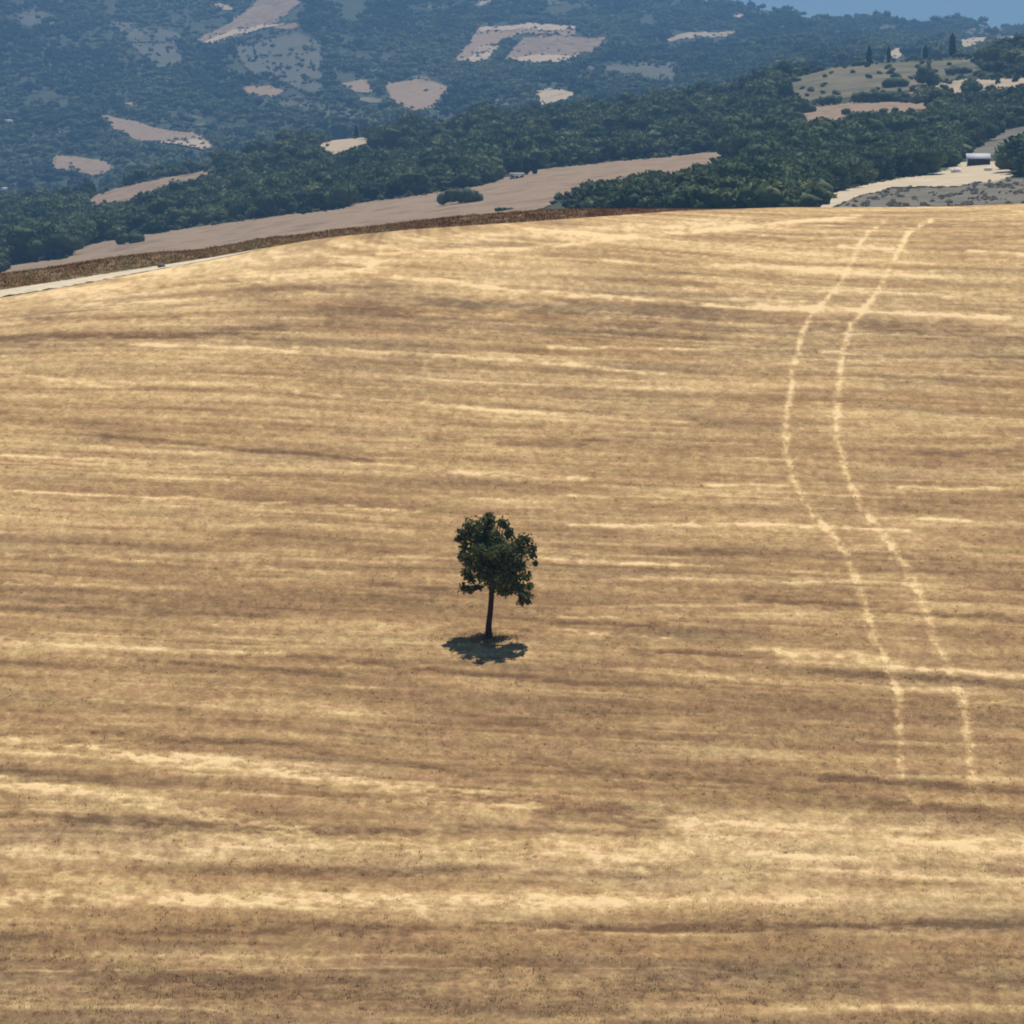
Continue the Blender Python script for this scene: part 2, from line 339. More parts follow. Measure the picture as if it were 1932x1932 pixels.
DARK = [
 ([(0, 640), (300, 634), (520, 622)], 20, .40), ([(60, 600), (330, 600)], 12, .34), ([(-50, 655), (250, 650)], 12, .3), ([(820, 828), (1120, 838)], 18, .36), ([(200, 824), (540, 852), (700, 868)], 11, .34),
 ([(1420, 1128), (1700, 1150), (1990, 1172)], 18, .40), ([(1740, 854), (1990, 850)], 14, .34), ([(1560, 1468), (1690, 1474), (1800, 1482)], 12, .62), ([(0, 1536), (400, 1560), (780, 1572)], 20, .40), ([(1560, 1268), (1940, 1292)], 14, .34),
 ([(0, 1762), (560, 1752), (1200, 1748), (1932, 1748)], 24, .32), ([(560, 1236), (900, 1270), (1140, 1292)], 11, .34), ([(120, 1148), (520, 1162)], 10, .28), ([(270, 1246), (640, 1272)], 10, .32), ([(850, 1500), (1230, 1545)], 40, .34), ([(860, 1562), (1260, 1572)], 22, .28),
 ([(-60, 1855), (600, 1870), (1400, 1860), (2000, 1850)], 80, .24), ([(480, 545), (900, 572), (1450, 604), (1932, 634)], 48, .26), ([(640, 585), (1300, 625)], 56, .20), ([(1050, 1030), (1400, 1040)], 16, .2), ([(700, 1100), (840, 1112)], 8, .3), ([(0, 1380), (500, 1400), (1000, 1480)], 14, .26), ([(1000, 1440), (1500, 1490), (1932, 1540)], 22, .3), ([(1200, 1230), (1440, 1235)], 14, .28),
 ([(1400, 720), (1932, 740)], 60, .10), ([(500, 1640), (1300, 1650)], 18, .25), ([(0, 1650), (900, 1640)], 22, .18), ([(1100, 1755), (1932, 1740)], 16, .25), ([(1050, 1175), (1250, 1178)], 10, .4), ([(560, 745), (900, 800), (1300, 850)], 40, .10), ([(0, 1450), (420, 1480), (800, 1530)], 20, .2)]
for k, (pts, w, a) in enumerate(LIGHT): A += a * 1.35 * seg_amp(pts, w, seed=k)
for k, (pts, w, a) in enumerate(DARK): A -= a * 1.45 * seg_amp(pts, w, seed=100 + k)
TL = [(1668, 418), (1640, 436), (1625, 455), (1605, 500), (1578, 545), (1535, 587), (1512, 630), (1497, 700), (1485, 780), (1484, 850), (1500, 912), (1535, 968), (1580, 1020), (1612, 1075), (1632, 1140), (1650, 1200), (1678, 1262), (1695, 1310), (1700, 1380), (1700, 1450), (1714, 1500), (1760, 1545)]
TR = [(1760, 416), (1716, 436), (1697, 468), (1672, 520), (1646, 565), (1606, 610), (1591, 660), (1581, 740), (1579, 820), (1595, 890), (1620, 950), (1650, 986), (1690, 1040), (1722, 1090), (1746, 1150), (1766, 1210), (1800, 1280), (1820, 1340), (1830, 1400), (1834, 1460), (1850, 1500)]
trk = np.zeros(FX.shape)
for k, pts in enumerate((TL, TR)):
    wv = np.interp(FY, [400, 800, 1500], [9, 14, 21]); best = np.full(FX.shape, 1e9)
    sub = (FX > 1380) & (FX < 2000) & (FY < 1620); xx, yy = FX[sub], FY[sub]; bb = best[sub]
    for (xa, ya), (xb, yb) in zip(pts[:-1], pts[1:]):
        dx, dy = xb - xa, yb - ya; t = np.clip(((xx - xa) * dx + (yy - ya) * dy) / (dx * dx + dy * dy), 0, 1)
        bb = np.minimum(bb, np.hypot(xx - xa - t * dx, yy - ya - t * dy))
    best[sub] = bb
    best += (fnoise(FX / 10., FY / 9., 300 + k) - .5) * wv * .8
    trk = np.maximum(trk, np.clip(1.2 - best / (wv * .55), 0, 1) * (.25 + .75 * np.clip((fnoise(FX / 9., FY / 9., 310 + k) - .32) * 3.2, 0, 1)) * np.interp(FY, [400, 1200, 1400, 1560], [1, .95, .85, .35]))
A += trk * .56
# field gets a little lighter towards its brow and greyer at the near edge
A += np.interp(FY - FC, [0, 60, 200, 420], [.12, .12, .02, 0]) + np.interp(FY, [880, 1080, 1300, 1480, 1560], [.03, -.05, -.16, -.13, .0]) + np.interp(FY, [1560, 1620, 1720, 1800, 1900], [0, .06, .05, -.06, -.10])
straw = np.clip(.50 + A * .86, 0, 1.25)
grey = np.clip(np.interp(FY, [1480, 1560, 1760, 1840, 1945], [.15, .40, .45, .8, .8]) * .6 + np.interp(FY, [500, 560, 660, 760], [0, .22, .18, -.12]) + (fnoise(X / 7., row / 2.2, 61, 3) - .5) * .95, 0, 1)
bz = (fnoise(X / .5, row / .45, 71, 2) - .5) * .055 + A * .035 - trk * .05
fp[..., 2] += bz * np.clip((FY - FC) / 30, 0, 1)

m, nt, b = new_mat('stubble')
at = N(nt, 'ShaderNodeAttribute', attribute_name='straw'); ag = N(nt, 'ShaderNodeAttribute', attribute_name='grey')
n1 = noise_n(nt, 7.5, 5, rough=.7, stretch=(.8, .45, 1)); n2 = noise_n(nt, 26, 3, rough=.7, stretch=(.9, .32, 1)); n3 = noise_n(nt, 1.3, 4, stretch=(.4, 1, 1))
s = at.outputs['Fac']
s = math_n(nt, 'ADD', s, math_n(nt, 'MULTIPLY', math_n(nt, 'SUBTRACT', n1.outputs['Fac'], .5), .85))
s = math_n(nt, 'ADD', s, math_n(nt, 'MULTIPLY', math_n(nt, 'SUBTRACT', n2.outputs['Fac'], .5), .55))
r1 = ramp(nt, [(0., (.162, .088, .038)), (.30, (.284, .166, .072)), (.52, (.404, .247, .106)), (.78, (.605, .403, .180)), (1., (.84, .59, .300))])
r2 = ramp(nt, [(0., (.120, .080, .044)), (.30, (.215, .150, .083)), (.52, (.325, .229, .122)), (.78, (.53, .372, .188)), (1., (.78, .56, .305))])
for r_ in (r1, r2): nt.links.new(s, r_.inputs['Fac'])
mx = N(nt, 'ShaderNodeMix', data_type='RGBA'); nt.links.new(ag.outputs['Fac'], mx.inputs[0]); nt.links.new(r1.outputs[0], mx.inputs[6]); nt.links.new(r2.outputs[0], mx.inputs[7])
hs = N(nt, 'ShaderNodeHueSaturation'); nt.links.new(mx.outputs[2], hs.inputs['Color'])
nt.links.new(math_n(nt, 'ADD', math_n(nt, 'MULTIPLY', math_n(nt, 'SUBTRACT', n3.outputs['Fac'], .5), .045), .5), hs.inputs['Hue'])
nt.links.new(hs.outputs[0], b.inputs['Base Color'])
bp = N(nt, 'ShaderNodeBump'); bp.inputs['Strength'].default_value = .5; bp.inputs['Distance'].default_value = .06
nt.links.new(n1.outputs['Fac'], bp.inputs['Height']); nt.links.new(bp.outputs[0], b.inputs['Normal'])
M_stub = m
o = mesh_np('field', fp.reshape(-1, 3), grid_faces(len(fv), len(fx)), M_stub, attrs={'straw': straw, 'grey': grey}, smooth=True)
tag(o, kind='structure')

def fpt(x, y, dz=0.):
    r = field_r(np.array(float(x)), np.array(float(y))); p = P(x, y, r); return Vector((p[0], p[1], p[2] + dz))

# pale path along the brow of the field, and the verge behind it
px_ = np.arange(-860, 500, 4.0)
wpx = np.interp(px_, [-860, 0, 150, 298, 400, 460, 500], [26, 12, 9, 5, 3.2, 1.6, .3])
yb = interp(px_, C0) + 1
edge = (fnoise(px_ / 11., px_ * 0, 8) - .5) * wpx * .55
rows = [P(px_, yb + wpx * t + edge * t, field_r(px_, yb + wpx * t)) for t in np.linspace(-.3, 1, 5)]
pg = np.stack(rows); pg[..., 2] += .035
tag(mesh_np('path', pg.reshape(-1, 3), grid_faces(5, len(px_)), M_path, smooth=True), kind='structure')
vx = np.arange(-860, 1700, 5.0)
rc = crest_r(vx)
vr = np.stack([rc + t for t in (.2, 2, 4, 6, 8, 14)])
vg = ground(np.broadcast_to(vx, vr.shape), vr); vg[..., 2] += .05
tag(mesh_np('verge', vg.reshape(-1, 3), grid_faces(6, len(vx)), M_verge, smooth=True), kind='structure')

# ------------------------------------------------------------------ foliage building blocks
def ico(sub):
    import bmesh
    bm = bmesh.new(); bmesh.ops.create_icosphere(bm, subdivisions=sub, radius=1)
    v = np.array([q.co[:] for q in bm.verts]); f = np.array([[q.index for q in p.verts] for p in bm.faces]); bm.free(); return v, f
ICO1, ICO2 = ico(1), ico(2)
def rand_dirs(n, rng):
    d = rng.normal(size=(n, 3)); return d / np.linalg.norm(d, axis=1)[:, None]
def leaf_quads(c, size, rng):
    """small randomly turned leaf-cluster faces centred at c"""
    n = len(c); a = rand_dirs(n, rng); b_ = np.cross(a, rand_dirs(n, rng)); b_ /= np.linalg.norm(b_, axis=1)[:, None] + 1e-9
    s = (size * (.6 + .8 * rng.random(n)))[:, None]
    v = np.stack([c - a * s, c - b_ * s * .55, c + a * s, c + b_ * s * .55], 1).reshape(-1, 3)
    return v, np.arange(4 * n).reshape(-1, 4)
def merge(parts):
    vs, fs3, fs4, off = [], [], [], 0; tint = []
    for v, f, t in parts:
        vs.append(v); tint.append(np.broadcast_to(t, (len(v),)))
        (fs3 if f.shape[1] == 3 else fs4).append(f + off); off += len(v)
    out = []
    if fs3: out.append(np.concatenate(fs3))
    if fs4: out.append(np.concatenate(fs4))
    return np.concatenate(vs), out, np.concatenate(tint)
def crown_proto(seed, nblob, nleaf, core, wide=1.0, lsize=.13):
    """crown of unit height (z 0..1), unit-ish width; lumps plus loose leaf clusters"""
    rng = np.random.default_rng(seed); parts = []
    cs = []
    for k in range(nblob):
        a = k * 2.4 + rng.random(); q = math.sqrt((k + .3) / nblob) * .34 * wide
        z = .50 + (rng.random() - .45) * .42 if k else .62
        cs.append((q * math.cos(a), q * math.sin(a), z, .20 + .10 * rng.random()))
    for cx, cy, cz, cr in cs:
        v, f = core; nz = 1 + (fnoise(v[:, 0] * 2.2 + seed * 3 + cx * 9, v[:, 1] * 2.2 + v[:, 2] * 2.7, seed) - .5) * .9
        t = .38 + .25 * rng.random()
        parts.append((v * nz[:, None] * cr * np.array([1.1, 1.1, .95]) * .92 + (cx, cy, cz), f, t + 0 * nz))
        d = rand_dirs(nleaf, rng); d[:, 2] = np.where(d[:, 2] < -.3, -d[:, 2], d[:, 2])
        c = d * cr * (.92 + .30 * rng.random((nleaf, 1))) + (cx, cy, cz)
        lv, lf = leaf_quads(c, lsize * .62, rng)
        parts.append((lv, lf, np.repeat(.25 + .45 * rng.random(nleaf), 4)))
    return merge(parts)
NEAR = [crown_proto(s, 6, 26, ICO1) for s in range(8)]
FAR = [crown_proto(40 + s, 3, 7, ICO1, lsize=.2) for s in range(6)]

def cone_mesh(p0, p1, r0, r1, n=7):
    p0, p1 = np.array(p0, float), np.array(p1, float); d = p1 - p0; d /= np.linalg.norm(d)
    a = np.cross(d, (0.3, .9, .1)); a /= np.linalg.norm(a); b_ = np.cross(d, a); th = np.arange(n) * 2 * math.pi / n
    ring = np.cos(th)[:, None] * a + np.sin(th)[:, None] * b_
    v = np.concatenate([p0 + ring * r0, p1 + ring * r1]); i = np.arange(n); j = (i + 1) % n
    return v, np.stack([i, j, j + n, i + n], 1)
def tube(pts, rads, n=8):
    """smooth tapered limb through points"""
    pts = np.array(pts, float); rings = []
    for k in range(len(pts)):
        d = pts[min(k + 1, len(pts) - 1)] - pts[max(k - 1, 0)]; d /= np.linalg.norm(d)
        a = np.cross(d, (0.31, .93, .12)); a /= np.linalg.norm(a); b_ = np.cross(d, a); th = np.arange(n) * 2 * math.pi / n
        rings.append(pts[k] + (np.cos(th)[:, None] * a + np.sin(th)[:, None] * b_) * rads[k])
    v = np.concatenate(rings); f = []
    for k in range(len(pts) - 1):
        i = np.arange(n); j = (i + 1) % n; f.append(np.stack([i, j, j + n, i + n], 1) + k * n)
    return v, np.concatenate(f)

# ------------------------------------------------------------------ woodland placement
KEEP = [(f[0], f[1]) for f in FIELDS]
DENSE_OK = {'B': [M_greyland], 'A': []}
def sample_wood(zone, n, xr, dark_polys=()):
    x = RNG.uniform(xr[0], xr[1], n)
    y1 = interp(x, M1) if zone == 'A' else interp(x, SK); y0 = (interp(x, BT) + 18) if zone == 'A' else interp(x, M1) + 12
    u = RNG.random(n); y = y1 + u * (y0 - y1)
    r = r_of(x, y, zone)
    hA = 2.8 + 4.6 * RNG.random(n) ** 2.2 + 4.5 * (fnoise(x / 34., y / 12., 15) - .5)
    hA = np.maximum(hA, 1.8)
    h = hA if zone == 'A' else 4.0 + 5.0 * RNG.random(n) ** 1.5
    h = np.where(RNG.random(n) < .12, h * 1.4, h)
    hp = h / r / KPX
    ok = np.ones(n, bool)
    for poly, z, m_, nm in FIELDS:
        if z != zone: continue
        sparse = m_ in (M_greyland,)
        hit = inpoly(x, y, poly) | inpoly(x, y - hp * .75, poly) | inpoly(x, y - hp * .4, poly) | inpoly(x + hp * .38, y - hp * .45, poly) | inpoly(x - hp * .38, y - hp * .45, poly)
        if sparse: hit &= RNG.random(n) < .62; h = np.where(hit | inpoly(x, y, poly), h * .55, h)
        ok &= ~hit
    if zone == 'A': ok &= ~inpoly(x, y, [(1812, 296), (1905, 292), (1915, 324), (1795, 324)]) & ~inpoly(x, y - hp * .5, [(1815, 292), (1875, 292), (1912, 322), (1790, 326)])
    if zone == 'A': ok &= ~((x > 1545) & (x < 1845) & (y < interp(x, M1) + 16)); h = np.where((x > 1500) & (x < 1870) & (y < 200), np.minimum(h, 4.0), h)
    # keep trees of the near hills off the far hills' fields they would hide at the ridge
    if zone == 'A':
        for poly, z, m_, nm in FIELDS:
            if z == 'B': ok &= ~inpoly(x, y - hp * .8, poly)
    return x[ok], y[ok], r[ok], h[ok]

xa, ya, ra, ha = sample_wood('A', 19000, (-420, 2350))
xb, yb_, rb, hb = sample_wood('B', 30000, (-300, 2250))
def edge_trees(zone, dens):
    ex, ey = [], []
    for poly, z, m_, nm in FIELDS:
        if z != zone or m_ in (M_yard, M_scrub, M_green): continue
        for (x0_, y0_), (x1_, y1_) in zip(poly, poly[1:] + poly[:1]):
            L_ = math.hypot(x1_ - x0_, (y1_ - y0_) * 2.5); k = int(L_ * dens)
            t_ = RNG.random(k); ex.append(x0_ + (x1_ - x0_) * t_ + RNG.normal(0, 2.5, k)); ey.append(y0_ + (y1_ - y0_) * t_ + RNG.normal(0, 1.3, k))
        if m_ is M_pink and zone == 'A': continue
        k = int((max(q[0] for q in poly) - min(q[0] for q in poly)) * .05); ex.append(RNG.uniform(min(q[0] for q in poly), max(q[0] for q in poly), k)); ey.append(RNG.uniform(min(q[1] for q in poly), max(q[1] for q in poly), k))
    ex, ey = np.concatenate(ex), np.concatenate(ey); er = r_of(ex, ey, zone)
    eh = (.8 + 1.6 * RNG.random(len(ex)) ** 2) * (1 if zone == 'A' else 1.3)
    ok = (ex > -300) & (ex < 2250) & ~((abs(ex - 985) < 40) & (abs(ey - 330) < 16)) & ~((ex > 1780) & (ey > 280)) & (ey > interp(ex, M1 if zone == 'A' else SK)) & ((ey < interp(ex, BT) - 4) | (zone == 'B'))
    return ex[ok], ey[ok], er[ok], eh[ok]
# clearings in the woods: natural gaps
gapn = fnoise(xa / 40., ya / 10., 66); k_ = (gapn > .30); xa, ya, ra, ha = xa[k_], ya[k_], ra[k_], ha[k_]
gapn = fnoise(xb / 55., yb_ / 16., 67); k_ = (gapn > .35); xb, yb_, rb, hb = xb[k_], yb_[k_], rb[k_], hb[k_]

for zz, d_ in (('A', .10), ('B', .20)):
    e = edge_trees(zz, d_)
    if zz == 'A': xa, ya, ra, ha = (np.concatenate(q) for q in zip((xa, ya, ra, ha), e))
    else: xb, yb_, rb, hb = (np.concatenate(q) for q in zip((xb, yb_, rb, hb), e))

# the 300 that show largest, nearest and standing in view
vis = (xa > 5) & (xa < 1927) & (ya < interp(xa, BT) + 4)
score = np.where(vis, ha / ra, 0)
# an individual must be mostly in sight: prefer front-row trees bordering the fields
front = np.zeros(len(xa), bool)
order = np.argsort(-score); pick = order[:300]
isind = np.zeros(len(xa), bool); isind[pick] = True

def pack_wood(name, protos, xs_, rs_, hs_, tint, mat):
    base = ground(xs_, rs_); vs, f3, f4, ts, off = [], [], [], [], 0
    for k, (pv, pf, pt) in enumerate(protos):
        sel = np.nonzero(np.arange(len(xs_)) % len(protos) == k)[0]
        if not len(sel): continue
        a = RNG.uniform(0, 6.28, len(sel)); s = hs_[sel]; wd = s * RNG.uniform(.95, 1.45, len(sel))
        ca, sa = np.cos(a)[:, None], np.sin(a)[:, None]
        vx_ = (pv[None, :, 0] * ca - pv[None, :, 1] * sa) * wd[:, None] + base[sel, 0][:, None]
        vy_ = (pv[None, :, 0] * sa + pv[None, :, 1] * ca) * wd[:, None] + base[sel, 1][:, None]
        vz_ = (pv[None, :, 2] * 1.12 - .10) * s[:, None] + base[sel, 2][:, None]
        vs.append(np.stack([vx_, vy_, vz_], -1).reshape(-1, 3))
        ts.append((pt[None, :] * .55 + tint[sel][:, None]).ravel())
        nv = len(pv); o_ = off + np.arange(len(sel))[:, None, None] * nv
        f3.append((pf[0][None] + o_).reshape(-1, 3)); f4.append((pf[1][None] + o_).reshape(-1, 4)); off += nv * len(sel)
    return mesh_np(name, np.concatenate(vs), [np.concatenate(f3), np.concatenate(f4)], mat, attrs={'tint': np.concatenate(ts)}, smooth=False)

tint_a = (fnoise(xa / 26., ya / 9., 81) - .5) * 1.4 + .16 + RNG.normal(0, .19, len(xa))
tint_b = (fnoise(xb / 50., yb_ / 16., 82) - .5) * 1.1 + (fnoise(xb / 170., yb_ / 50., 83) - .5) * .9 + .16 + RNG.normal(0, .08, len(xb))
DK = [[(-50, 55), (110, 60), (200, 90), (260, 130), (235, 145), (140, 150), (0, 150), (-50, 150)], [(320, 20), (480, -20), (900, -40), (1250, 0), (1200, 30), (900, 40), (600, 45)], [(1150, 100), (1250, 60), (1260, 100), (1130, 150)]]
# brush on the floor of the valley hidden behind the brow
vx_ = RNG.uniform(-500, 2300, 5200); vt_ = RNG.random(5200); vr_ = crest_r(vx_) + 50 + vt_ * (interp(vx_, RN) * .93 - crest_r(vx_) - 50); vh_ = 1.0 + 3.0 * RNG.random(5200) ** 2
k_ = (row_at(vx_, vr_) - vh_ * 1.2 / vr_ / KPX > interp(vx_, BT) + 14) & (fnoise(vx_ / 60., vr_ / 40., 68) > .38); vx_, vr_, vh_ = vx_[k_], vr_[k_], vh_[k_]
xb = np.concatenate([xb, vx_]); rb = np.concatenate([rb, vr_]); hb = np.concatenate([hb, vh_]); yb_ = np.concatenate([yb_, row_at(vx_, vr_)]); tint_b = np.concatenate([tint_b, .2 + 0 * vx_])
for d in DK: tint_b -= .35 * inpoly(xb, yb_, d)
o = pack_wood('woodland', NEAR, xa[~isind], ra[~isind], ha[~isind], tint_a[~isind], M_folfar); tag(o, 'dense dark green woodland covering the near hillsides beyond the stubble field', 'woodland', kind='stuff')
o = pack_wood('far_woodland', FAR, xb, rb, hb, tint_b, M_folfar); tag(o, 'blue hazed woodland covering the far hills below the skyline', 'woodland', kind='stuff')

sx_ = RNG.uniform(1560, 2080, 5000); sy_ = RNG.uniform(334, 398, 5000)
k_ = inpoly(sx_, sy_, FIELDS[9][0]) & (fnoise(sx_ / 16., sy_ / 6., 91) > .58); sx_, sy_ = sx_[k_], sy_[k_]; sr_ = r_of(sx_, sy_, 'A')
sh_ = .35 + .6 * RNG.random(len(sx_)) ** 2
M_shrub = foliage_mat('grey_shrub_foliage', (.20, .19, .145), (.42, .37, .28), False)
o = pack_wood('scrub', FAR, sx_, sr_, sh_, fnoise(sx_ / 40., sy_ / 15., 92) * .8 - .2, M_shrub); tag(o, 'low grey green scrub on the fallow ground below the dirt yard', 'scrub', kind='stuff')

# ------------------------------------------------------------------ single trees of several kinds
crown_me = []
for k in range(6):
    v, f, t = crown_proto(200 + k, 9, 95, ICO2, lsize=.075); v = v.copy(); v[:, 2] = v[:, 2] * 1.12 - .14
    o = mesh_np('crown', v, f, M_fol, attrs={'tint': t * .6 + .15}); crown_me.append(o.data); bpy.data.objects.remove(o)
trunk_me = []
for k in range(2):
    v, f = tube([(0, 0, -.06), (.01, 0, .12), (.02 - .03 * k, .01, .30), (.0, .0, .48)], [.045, .035, .028, .016], 6)
    o = mesh_np('trunk', v, f, M_bark); trunk_me.append(o.data); bpy.data.objects.remove(o)
def place_tree(loc, h, w, k, label, cat, group, name='woodland_tree'):
    t = empty(name, loc, label, cat, group); t.scale = (w, w, h); t.rotation_euler.z = (k * 1.7) % 6.28
    c = bpy.data.objects.new('crown', crown_me[k % 6]); C.objects.link(c); c.parent = t
    s = bpy.data.objects.new('trunk', trunk_me[k % 2]); C.objects.link(s); s.parent = t
    return t
def wood_region(x, y):
    top = interp(x, PINK1[2:17])
    if x > 1700: return ('dark tree in the wood behind the white roofed shed', 'wood around the white roofed shed')
    if x > 1380: return ('rounded dark green tree in the wood sloping down to the pale dirt yard', 'wood on the slope above the dirt yard')
    if x > 1030 and y > 300 + (1388 - x) * .25: return ('dark green tree in the wood wedge between the brown field and stubble crest', 'wood wedge below the brown field')
    if x > 1000: return ('green tree in the wood behind the two cypresses, above the brown field', 'wood behind the brown field')
    if x > 450: return ('green tree in the wood along the far edge of the long brown field', 'wood along the far edge of the brown field')
    return ('dark green tree in the wood at the low left end of the long brown field', 'wood at the left end of the brown field')
bs = ground(xa[isind], ra[isind])
for k, (i, p) in enumerate(zip(np.nonzero(isind)[0], bs)):
    lab, grp = wood_region(xa[i], ya[i])
    place_tree(Vector(p), ha[i], ha[i] * (1.0 + .4 * random.random()), k, lab, 'tree', grp)

def unit(zone, x, y):   # metres per photo unit at that spot
    return float(r_of(x, y, zone)) * KPX
def bush(x, yb, wpx, hpx, zone, label, mat=None, name='bush', seed=0, cat='bush', group=None, depth=.7):
    u = unit(zone, x, yb); W, H = wpx * u, hpx * u; rng = np.random.default_rng(500 + seed); parts = []
    nb = max(4, int(4 * wpx / hpx))
    for k in range(nb):
        cx = (k + .5) / nb - .5 + rng.normal(0, .03); cy = rng.uniform(-.3, .3) * depth
        cr = .34 * H * rng.uniform(.8, 1.2); env = (1 - (2 * cx) ** 2 * .35)
        c0 = np.array([cx * W * .86, cy * W * .5, H * (.36 + .22 * rng.random()) * env])
        v, f = ICO2; nz = 1 + (fnoise(v[:, 0] * 2 + k, v[:, 1] * 2 + v[:, 2] * 2, seed) - .5) * .8
        sx = max(1.0, W / nb / H * 1.6)
        parts.append((v * nz[:, None] * cr * (sx, 1.1, 1.05) + c0, f, .3 + .3 * rng.random() + 0 * nz))
        n = 90; d = rand_dirs(n, rng); c = d * cr * (1 + .25 * rng.random((n, 1))) * (sx, 1.1, 1.05) + c0
        c[:, 2] = np.abs(c[:, 2]); lv, lf = leaf_quads(c, H * .055, rng); parts.append((lv, lf, np.repeat(rng.random(n), 4)))
    v, f, t = merge(parts)
    p = gpt(x, yb, zone)
    root = empty(name, p, label, cat, group)
    o = mesh_np('foliage', v, f, mat or M_fol, root, {'tint': t})
    tv, tf = tube([(0, 0, -.3), (0, 0, H * .2), (.1, 0, H * .45)], [.03 * H + .05, .03 * H + .03, .03], 6)
    mesh_np('stem', tv, tf, M_bark, root)
    return root
def cypress(x, yb, hpx, zone, label, wpx=None, seed=0, group=None):
    u = unit(zone, x, yb); H = hpx * u; W = (wpx or hpx * .26) * u; rng = np.random.default_rng(900 + seed); parts = []
    z = np.linspace(0, 1, 12); prof = np.interp(z, [0, .08, .3, .7, .92, 1], [.35, .8, 1, .75, .32, .03])
    n = 10; th = np.arange(n) * 2 * math.pi / n
    ring = np.stack([np.stack([np.cos(th) * p_ * (1 + rng.normal(0, .1, n)), np.sin(th) * p_ * (1 + rng.normal(0, .1, n)), th * 0 + q], 1) for q, p_ in zip(z, prof)])
    v = ring.reshape(-1, 3) * (W / 2, W / 2, H * .94) + (0, 0, H * .06); f = []
    for k in range(11):
        i = np.arange(n); j = (i + 1) % n; f.append(np.stack([i, j, j + n, i + n], 1) + k * n)
    parts.append((v, np.concatenate(f), .35 + 0 * v[:, 0]))
    m_ = 260; q = rng.random(m_); pr = np.interp(q, z, prof); a = rng.uniform(0, 6.28, m_)
    c = np.stack([np.cos(a) * pr * W * .52, np.sin(a) * pr * W * .52, H * (.06 + .94 * q)], 1)
    lv, lf = leaf_quads(c, H * .035, rng); parts.append((lv, lf, np.repeat(rng.random(m_), 4)))
    v, f, t = merge(parts)
    root = empty('cypress_tree', gpt(x, yb, zone), label, 'tree', group)
    mesh_np('crown', v, f, M_cyp, root, {'tint': t}); tv, tf = tube([(0, 0, -.3), (0, 0, H * .12)], [.14, .12], 6); mesh_np('trunk', tv, tf, M_bark, root)
    return root

bush(870, 386, 82, 34, 'A', 'wide grey green thicket standing alone in the long brown field', M_olive, 'thicket', 1, 'thicket')
bush(247, 461, 50, 26, 'A', 'dark bush at the upper left edge of the brown field, above the rusty weeds', None, 'bush', 2)
bush(1553, 388, 24, 16, 'A', 'small dark bush on the stubble crest at the left tip of the dirt yard', None, 'bush', 3)
bush(1108, 391, 50, 10, 'A', 'low dark bush row behind the rusty weeds below the brown field', None, 'bush', 4)
bush(950, 398, 40, 9, 'A', 'low scrubby bush at the foot of the brown field below the thicket', None, 'bush', 5)
bush(1527, 212, 26, 20, 'A', 'dark bush at the left end of the tan field below the olive grove', None, 'bush', 6)
bush(1565, 199, 36, 20, 'A', 'dark bush between the olive grove and the tan field', None, 'bush', 7)
bush(1497, 212, 12, 14, 'A', 'small dark bush on the edge of the olive grove beside the tan field', None, 'bush', 8)
bush(1597, 216, 14, 15, 'A', 'small reddish brown bush in the middle of the tan field below the olive grove', M_fol, 'bush', 9)
bush(1500, 156, 24, 12, 'A', 'dark low bush at the left tip of the olive grove', None, 'bush', 10)
bush(1660, 192, 110, 24, 'A', 'long dark hedge below the olive grove, left of the pale hut', None, 'hedge', 11, 'hedge')
bush(1748, 193, 60, 24, 'A', 'dark hedge right of the pale hut, below the big round tree', None, 'hedge', 12, 'hedge')
bush(1690, 168, 50, 20, 'A', 'grey green shrub band beside the big round tree in the olive grove', None, 'hedge', 13, 'hedge')
bush(1810, 142, 50, 18, 'A', 'grey green shrubs at the right edge of the olive grove', M_olive, 'bush', 14)
for (x, y, h, w, k, lab) in [(1752, 164, 38, 40, 1, 'big round dark tree at the right end of the olive grove'),
                             (1480, 214, 62, 26, 2, 'tall narrow dark tree at the left end of the tan field'),
                             (1922, 324, 66, 74, 3, 'big dark tree at the right edge beside the white roofed shed'),
                             (1958, 318, 80, 80, 4, 'tall dark tree cut by the right picture edge'),
                             (1780, 300, 34, 34, 5, 'dark tree just left of the white roofed shed'),
                             (1612, 236, 30, 34, 6, 'round tree at the near edge of the tan field'),
                             (1830, 178, 30, 34, 7, 'dark round tree in front of the narrow pale field at right'),
                             (898, 348, 40, 40, 8, 'dark round tree behind the thicket at the edge of the brown field')]:
    u = unit('A', x, y); place_tree(gpt(x, y), h * u * 1.03, w * u * 1.25, k, lab, 'tree', None, 'round_tree')
cypress(993, 332, 37, 'A', 'taller of the two dark cypresses at the edge of the brown field', 14, 1)
cypress(1009, 331, 20, 'A', 'shorter cypress right of its taller neighbour at the edge of the brown field', 10, 2)
cypress(1640, 120, 36, 'A', 'dark cypress beside a sloping shrub on the olive grove crest', 10, 3)
cypress(1677, 117, 32, 'A', 'thin grey cypress on the olive grove crest, right of the cypress with a sloping shrub', 8, 4)
cypress(1746, 104, 26, 'A', 'short cypress on the olive grove crest, left of the tallest one', 10, 5)
cypress(1797, 104, 46, 'A', 'tallest cypress on the crest above the olive grove', 14, 6)
cypress(17, 500, 36, 'A', 'lone dark cypress at the far left above the rusty weeds', 9, 7)
bush(1624, 122, 30, 12, 'A', 'dark sloping shrub beside the cypress on the olive grove crest', None, 'shrub', 15, 'shrub')
bush(1815, 106, 40, 9, 'A', 'low dark shrub at the foot of the tallest cypress', None, 'shrub', 16, 'shrub')
